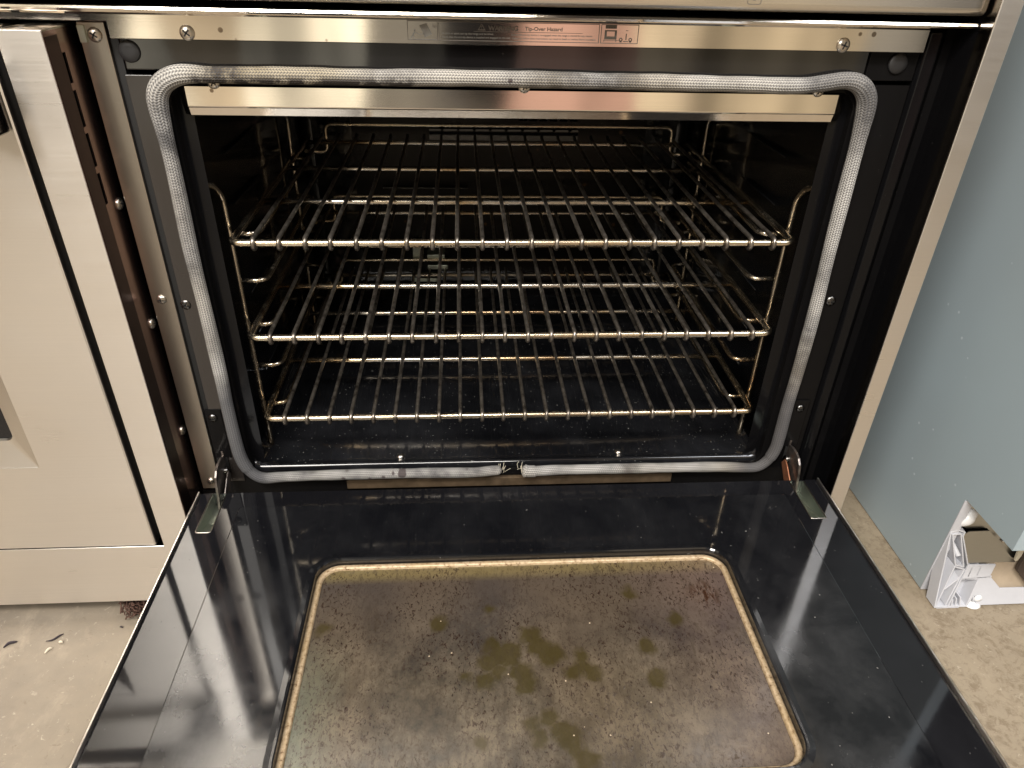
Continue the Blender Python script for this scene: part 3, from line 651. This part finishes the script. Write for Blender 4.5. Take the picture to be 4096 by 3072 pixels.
door['label'] = 'black glossy oven door lying open'
part('door_skin', 'cover', lambda bm: (box(bm, dx0, dx0 + .0020, -.502, -.0395, -.045, .0010), box(bm, dx1 - .0020, dx1, -.502, -.0395, -.045, .0010), box(bm, dx0, dx1, -.5035, -.5022, -.045, .001), box(bm, dx0, dx1, -.502, -.0395, -.047, -.0455)), door, bevel=.0008, seg=3)
for h_ in slots:
    def f(bm, h_=h_):
        a, b, c_, d_ = h_; t = .0008
        box(bm, a + .0003, a + t, c_ + .0003, d_, -.026, zb - .0004); box(bm, b - t, b - .0003, c_ + .0003, d_, -.026, zb - .0004); box(bm, a + t, b - t, c_ + .0003, c_ + t, -.026, zb - .0004)
        v = [bm.verts.new(p) for p in ((a + t, c_ + t, -.010), (b - t, c_ + t, -.010), (b - t, c_ + .03, -.020), (a + t, c_ + .03, -.020), (a + t, d_, -.022), (b - t, d_, -.022))]
        bm.faces.new([v[0], v[1], v[2], v[3]]); bm.faces.new([v[3], v[2], v[5], v[4]])
    part('hinge_channel', 'galv', f, door)
    def f(bm, h_=h_):
        a, b, c_, d_ = h_; w = .0007
        tube(bm, fillet([(a - w * .3, d_, zb + .0002), (a - w * .3, c_, zb + .0002), (b + w * .3, c_, zb + .0002), (b + w * .3, d_, zb + .0002)], .0025, 4), .0006, 6)
    part('slot_rim', 'screw', f, door)
hx0, hx1, hy0, hy1, hr = -.2155, .2235, -.3965, -.1540, .024
def f(bm):
    w = lambda x0, x1, y0, y1, r, z: [(p[0], p[1], z) for p in rrect(x0, x1, y0, y1, r, 8)]
    bx0, bx1, by0, by1 = -.3205, .3290, -.480, -.0675
    seq = [w(bx0, bx1, by0, by1, .004, -.020), w(bx0, bx1, by0, by1, .004, -.0005), w(bx0 + .0005, bx1 - .0005, by0 + .0005, by1 - .0005, .004, .0005), w(bx0 + .0015, bx1 - .0015, by0 + .0015, by1 - .0015, .004, zt)]
    seq += [w(bx0 + .004, bx1 - .004, by0 + .004, by1 - .004, .006, zt)]
    seq += [w(hx0 - .008, hx1 + .008, hy0 - .008, hy1 + .008, hr + .008, zt), w(hx0 - .003, hx1 + .003, hy0 - .003, hy1 + .003, hr + .003, zt + .0006), w(hx0 - .001, hx1 + .001, hy0 - .001, hy1 + .001, hr, zt + .0004), w(hx0, hx1, hy0, hy1, hr, zt - .0008), w(hx0, hx1, hy0, hy1, hr, -.0085)]
    loops(bm, seq)
ip = part('inner_panel', 'doorenamel', f, door)
def f(bm):
    w = lambda d, z: [(p[0], p[1], z) for p in rrect(hx0 + d, hx1 - d, hy0 + d, hy1 - d, max(hr - d, .004), 8)]
    loops(bm, [w(-.0005, -.0095), w(.0004, -.0082), (w(.0015, -.0074)), w(.0045, -.0074), w(.0058, -.0084), w(.0062, -.0115)], smooth=True)
part('window_rim', 'tanrim', f, ip)
def f(bm):
    pts_ = rrect(hx0 + .003, hx1 - .003, hy0 + .003, hy1 - .003, hr - .003, 8); vs_ = [bm.verts.new((x, y, -.0108)) for x, y in pts_]; v2 = [bm.verts.new((x, y, -.0145)) for x, y in pts_]
    bm.faces.new(vs_); bm.faces.new(v2[::-1])
    for i in range(len(vs_)): bm.faces.new([vs_[i], vs_[(i + 1) % len(vs_)], v2[(i + 1) % len(vs_)], v2[i]])
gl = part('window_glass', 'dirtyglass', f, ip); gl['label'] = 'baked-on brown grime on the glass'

# ================================================================ three wire racks
YF, YB = .0149, .4435; HW = .301; WW = .277; CX = .0023; rf = .0039; rw_ = .0024
def make_rack(z, label):
    r = root('oven_rack', label, 'oven rack', (CX, .23, z), 'chrome wire racks in the open oven')
    L = lambda pts: [Vector(p) - Vector((0, .23, 0)) for p in pts]
    def add(name, bm, mat, parent=r): o = link(name, bm, mat); o.parent = parent; o.location = (0, 0, 0); return o
    bm = bmesh.new(); tube(bm, L(fillet([(-HW, YB, 0), (-HW, YF, 0), (HW, YF, 0), (HW, YB, 0)], .011, 6)), rf, 12); add('outer_frame', bm, 'wirebar')
    for y, rr in ((.1552, .0037), (.2987, .0035), (YB, .0033)):
        bm = bmesh.new(); tube(bm, L([(-HW + .002, y, -.0012), (-.2, y, -.0012), (0, y, -.0014), (.2, y, -.0012), (HW - .002, y, -.0012)]), rr, 12); add('cross_bar', bm, 'wiretint')
    bm = bmesh.new()
    for i in range(22):
        x = -WW + 2 * WW * i / 21 + random.uniform(-.0005, .0005); zt_ = rf + rw_ - .0006; k = rf + rw_ - .0003
        p = [(x, YB + .013, zt_ + .002), (x, YB + .004, zt_ - .0005), (x, YF + .02, zt_)]
        for a in range(90, 271, 18): p.append((x, YF - k * math.sin(math.radians(a - 90)), k * math.cos(math.radians(a - 90))))
        p += [(x, YF + .0035, -k + .0006)]
        tube(bm, L(p), rw_, 10)
    add('wire_grid', bm, 'wiredull')
    bm = bmesh.new(); xo = HW - .005; xi = .2705
    tube(bm, L(fillet([(-xo, YB - .03, -.007), (-xo, YB + .004, -.016), (-xi, YB + .006, -.0175), (-xi, YB + .006, .0245), (xi + .004, YB + .006, .0245), (xi + .004, YB + .006, -.0175), (xo, YB + .004, -.016), (xo, YB - .03, -.007)], .010, 6)), .0029, 10); add('back_stop', bm, 'wirebar')
    return r
rk = make_rack(.2894, 'uppermost chrome wire rack with a golden brown heat-tinted crossbar')
for z, lb in ((.1772, 'middle chrome wire rack with dark burnt spots on its front bar'), (.0663, 'lowest chrome wire rack just above the speckled black oven floor')):
    c_ = rk.copy(); S.collection.objects.link(c_); c_.location = (CX, .23, z); c_['label'] = lb
    for ch in list(rk.children): d_ = ch.copy(); S.collection.objects.link(d_); d_.parent = c_

# ================================================================ neighbouring appliance
A0 = root('dishwasher', 'blue-grey metal side of a freestanding appliance with pale plastic base exposed', 'appliance', (.88, .25, -.205))
X = .583
def ap(name, mat, fn, parent=None, **k):
    bm = bmesh.new(); fn(bm); return link(name, bm, mat, parent or A0, **k)
def f(bm):
    prism(bm, [(X, .62, -.203), (X, -.0455, -.203), (X, -.0495, -.0325), (X, -.1400, -.0325), (X, -.1400, .70), (X, .62, .70)], (.0012, 0, 0))
ap('side_panel', 'bluepanel', f)
ap('panel_edge', 'bluepanel', lambda bm: (box(bm, X + .0013, X + .02, -.1400, -.1388, -.0325, .70)))
ap('leg_channel', 'plastic', lambda bm: (prism(bm, [(X - .0006, -.0470, -.203), (X + .012, -.0470, -.203), (X + .012, -.0505, -.035), (X - .0006, -.0505, -.035)], (0, .0014, 0))))
ap('cabinet_body', 'frame', lambda bm: (box(bm, X + .022, 1.18, -.138, .62, -.03, .70), box(bm, X + .03, 1.18, .0, .62, -.2, -.031)))
K = .2613
def fy(z): return -.0797 + K * (z + .203)
def onp(pts, off=0): return [(x, fy(z) + off, z) for x, z in pts]
def bar(bm, a, b, w=.0018, dep=.020, off=0):
    a, b = Vector(a), Vector(b); d = (b - a).normalized(); n = Vector((-d.y, d.x)) * w / 2
    prism(bm, onp([(a.x + n.x, a.y + n.y), (b.x + n.x, b.y + n.y), (b.x - n.x, b.y - n.y), (a.x - n.x, a.y - n.y)], off), (0, dep, 0))
def f(bm):
    prism(bm, onp([(.5845, -.200), (.5845, -.091), (.593, -.088), (.602, -.092), (.602, -.098), (.6185, -.140), (.645, -.141), (.645, -.203), (.585, -.203)], .018), (0, .003, 0))  # back sheet
    for L_ in ([(.5840, -.2020), (.5840, -.0905), (.5930, -.0871), (.6035, -.0905), (.6020, -.0965), (.6180, -.1388)],
               [(.5870, -.0935), (.5985, -.0930), (.6128, -.1420), (.6002, -.1385), (.5870, -.0935)], [(.6010, -.1416), (.6148, -.1458), (.6104, -.1585), (.5925, -.1750)],
               [(.6002, -.1400), (.5851, -.2015)], [(.6103, -.1600), (.5990, -.1997)], [(.6133, -.1608), (.6032, -.2020)], [(.6374, -.1629), (.6294, -.2020)], [(.6354, -.1857), (.6306, -.2018)], [(.6354, -.1857), (.6450, -.1860), (.6427, -.2020)], [(.6430, -.1855), (.6380, -.1950), (.6360, -.186)],
               [(.583, -.2025), (.632, -.2025)], [(.608, -.192), (.6075, -.2015)], [(.613, -.190), (.6135, -.2015)], [(.618, -.188), (.620, -.2015)], [(.625, -.142), (.622, -.157)], [(.637, -.142), (.634, -.157)], [(.6133, -.1600), (.6560, -.1580)]):
        for p, q in zip(L_, L_[1:]): bar(bm, p, q)
    # solid front areas
    prism(bm, onp([(.6185, -.1395), (.6580, -.1400), (.6535, -.1570), (.6730, -.1770), (.80, -.178), (.80, -.2010), (.6440, -.2015), (.6455, -.1855), (.6350, -.1850), (.6305, -.2015), (.6300, -.2015), (.6380, -.1620), (.6135, -.1602)]), (0, .0025, 0))
    prism(bm, onp([(.5845, -.2025), (.6165, -.2025), (.6195, -.2045), (.5870, -.2045)]), (0, .02, 0))
    tube(bm, [(.6022, fy(-.1256) + .001, -.1256), (.5950, fy(-.112) + .012, -.1119)], .0035, 12)
    lathe(bm, (.5875, fy(-.1940) + .004, -.1940), (0, -1, 0), [(.0022, -.012), (.0032, 0), (.0020, .0002), (.0018, -.004)], 12)
pb = ap('plastic_base', 'plastic', f, bevel=.0003)
ap('foot_pad', 'whiteplastic', lambda bm: (lathe(bm, (.640, -.072, -.2045), (0, 0, 1), [(.0, .0), (.012, 0), (.013, .002), (.009, .005), (0, .0055)], 20), lathe(bm, (.6440, fy(-.191) - .001, -.191), (0, -1, 0), [(0, .0015), (.004, .001), (.0055, -.002)], 16)), pb)
ap('metal_plate', 'plate', lambda bm: prism(bm, onp([(.6035, -.0965), (.6123, -.0919), (.640, -.0915), (.6870, -.1390), (.6190, -.1385)], .0030), (0, .0015, 0)))
ap('corner_bracket', 'plate', lambda bm: prism(bm, onp([(.5915, -.0830), (.5990, -.0480), (.6070, -.0470), (.6920, -.1310), (.6860, -.1390), (.6410, -.0930), (.6120, -.0925)], .010), (0, .0015, 0)))
ap('white_bushing', 'whiteplastic', lambda bm: tube(bm, catmull([(.5945, fy(-.079) + .004, -.0790), (.600, fy(-.072), -.0715), (.6045, fy(-.065), -.0655), (.6085, fy(-.0605) + .002, -.0600)], 5), .0075, 16, radii=[.0055 + .0035 * math.sin(min(1, i / 10) * 2.3) for i in range(16)]), pb)
ap('panel_screw', 'screw', lambda bm: lathe(bm, (.6590, fy(-.104) - .001, -.1045), (0, -1, 0), [(.0022, -.004), (.0022, .001), (.0010, .0022), (0, .0023)], 14))
# brown boards lying in front of the appliance
cb = bpy.data.objects
def top(name, label, cat, mat, fn, **k):
    bm = bmesh.new(); fn(bm); o = link(name, bm, mat, **k); o['label'] = label; o['category'] = cat; return o
top('cardboard_sheet', 'tan card sheet seen through the opening of the grey plastic base', 'card', 'cardboard', lambda bm: prism(bm, onp([(.6500, -.1370), (.7200, -.1370), (.7350, -.1830), (.6500, -.1830)], .006), (0, .003, 0)))
top('wooden_board', 'dark brown board leaning at the right edge in front of the appliance', 'board', 'darkbrown', lambda bm: prism(bm, onp([(.6856, -.1457), (.6930, -.1170), (.7300, -.0950), (.7500, -.1900), (.7050, -.1665)], -.006), (0, .006, 0)), bevel=.0006)
top('wood_offcut', 'pale splintered wood piece behind the dark brown board', 'wood', 'chip', lambda bm: prism(bm, onp([(.6835, -.1350), (.6852, -.1190), (.6925, -.1140), (.7100, -.0950), (.7100, -.1100), (.6950, -.1200), (.6870, -.1340)], -.001), (0, .004, 0)), bevel=.0005)

# ================================================================ debris on the floor
def f(bm):
    rnd = random.Random(3); c0 = Vector((-.4900, -.036, -.190))
    for i in range(150):
        p = c0 + Vector((rnd.gauss(0, .009), rnd.gauss(0, .007), rnd.gauss(0, .004))); pts_ = [p.copy()]
        d = Vector((rnd.uniform(-1, 1), rnd.uniform(-1, 1), rnd.uniform(-.6, .6))).normalized()
        for k in range(7):
            d = (d + Vector((rnd.uniform(-1, 1), rnd.uniform(-1, 1), rnd.uniform(-.7, .7))) * .8).normalized(); p = p + d * .004
            p = c0 + (p - c0) * .92; p.z = max(p.z, -.2035); pts_.append(p.copy())
        tube(bm, catmull(pts_, 3), rnd.uniform(.0003, .0011), 5)
top('lint_clump', 'matted reddish brown lint ball on the concrete beside the range base', 'lint', 'fuzz', f)
def chip(name, label, mat, pts_, r, group=None):
    o = top(name, label, 'debris', mat, lambda bm: tube(bm, catmull(pts_, 5), r, 8, radii=[r * (.35 + .9 * math.sin(math.pi * (i + .5) / (5 * (len(pts_) - 1) + 1))) for i in range(5 * (len(pts_) - 1) + 1)], squash=.45))
    return o
F = -.2035
chip('plastic_shred', 'short black shred on the concrete near the left picture edge', 'shred', [(-.640, -.090, F), (-.6360, -.0845, F + .001), (-.631, -.083, F + .001), (-.6275, -.0815, F)], .0021)
chip('plastic_shred', 'thin dark purplish sliver on the concrete between black shred and lint', 'shred', [(-.5925, -.0825, F), (-.5850, -.0810, F), (-.5790, -.0760, F + .001), (-.5755, -.0720, F)], .0014)
chip('plaster_crumb', 'small round white crumb at the end of the dark sliver', 'chip', [(-.5745, -.0860, F), (-.5725, -.0850, F + .001), (-.5700, -.0855, F)], .0022)
chip('plaster_flake', 'longer pale curled flake just below the dark sliver', 'chip', [(-.5850, -.1010, F), (-.5825, -.0960, F + .001), (-.5795, -.0930, F)], .0020)
chip('plastic_shred', 'tiny dark speck on the concrete right below the lint ball', 'shred', [(-.5090, -.0640, F), (-.5065, -.0640, F), (-.5045, -.0655, F)], .0014)
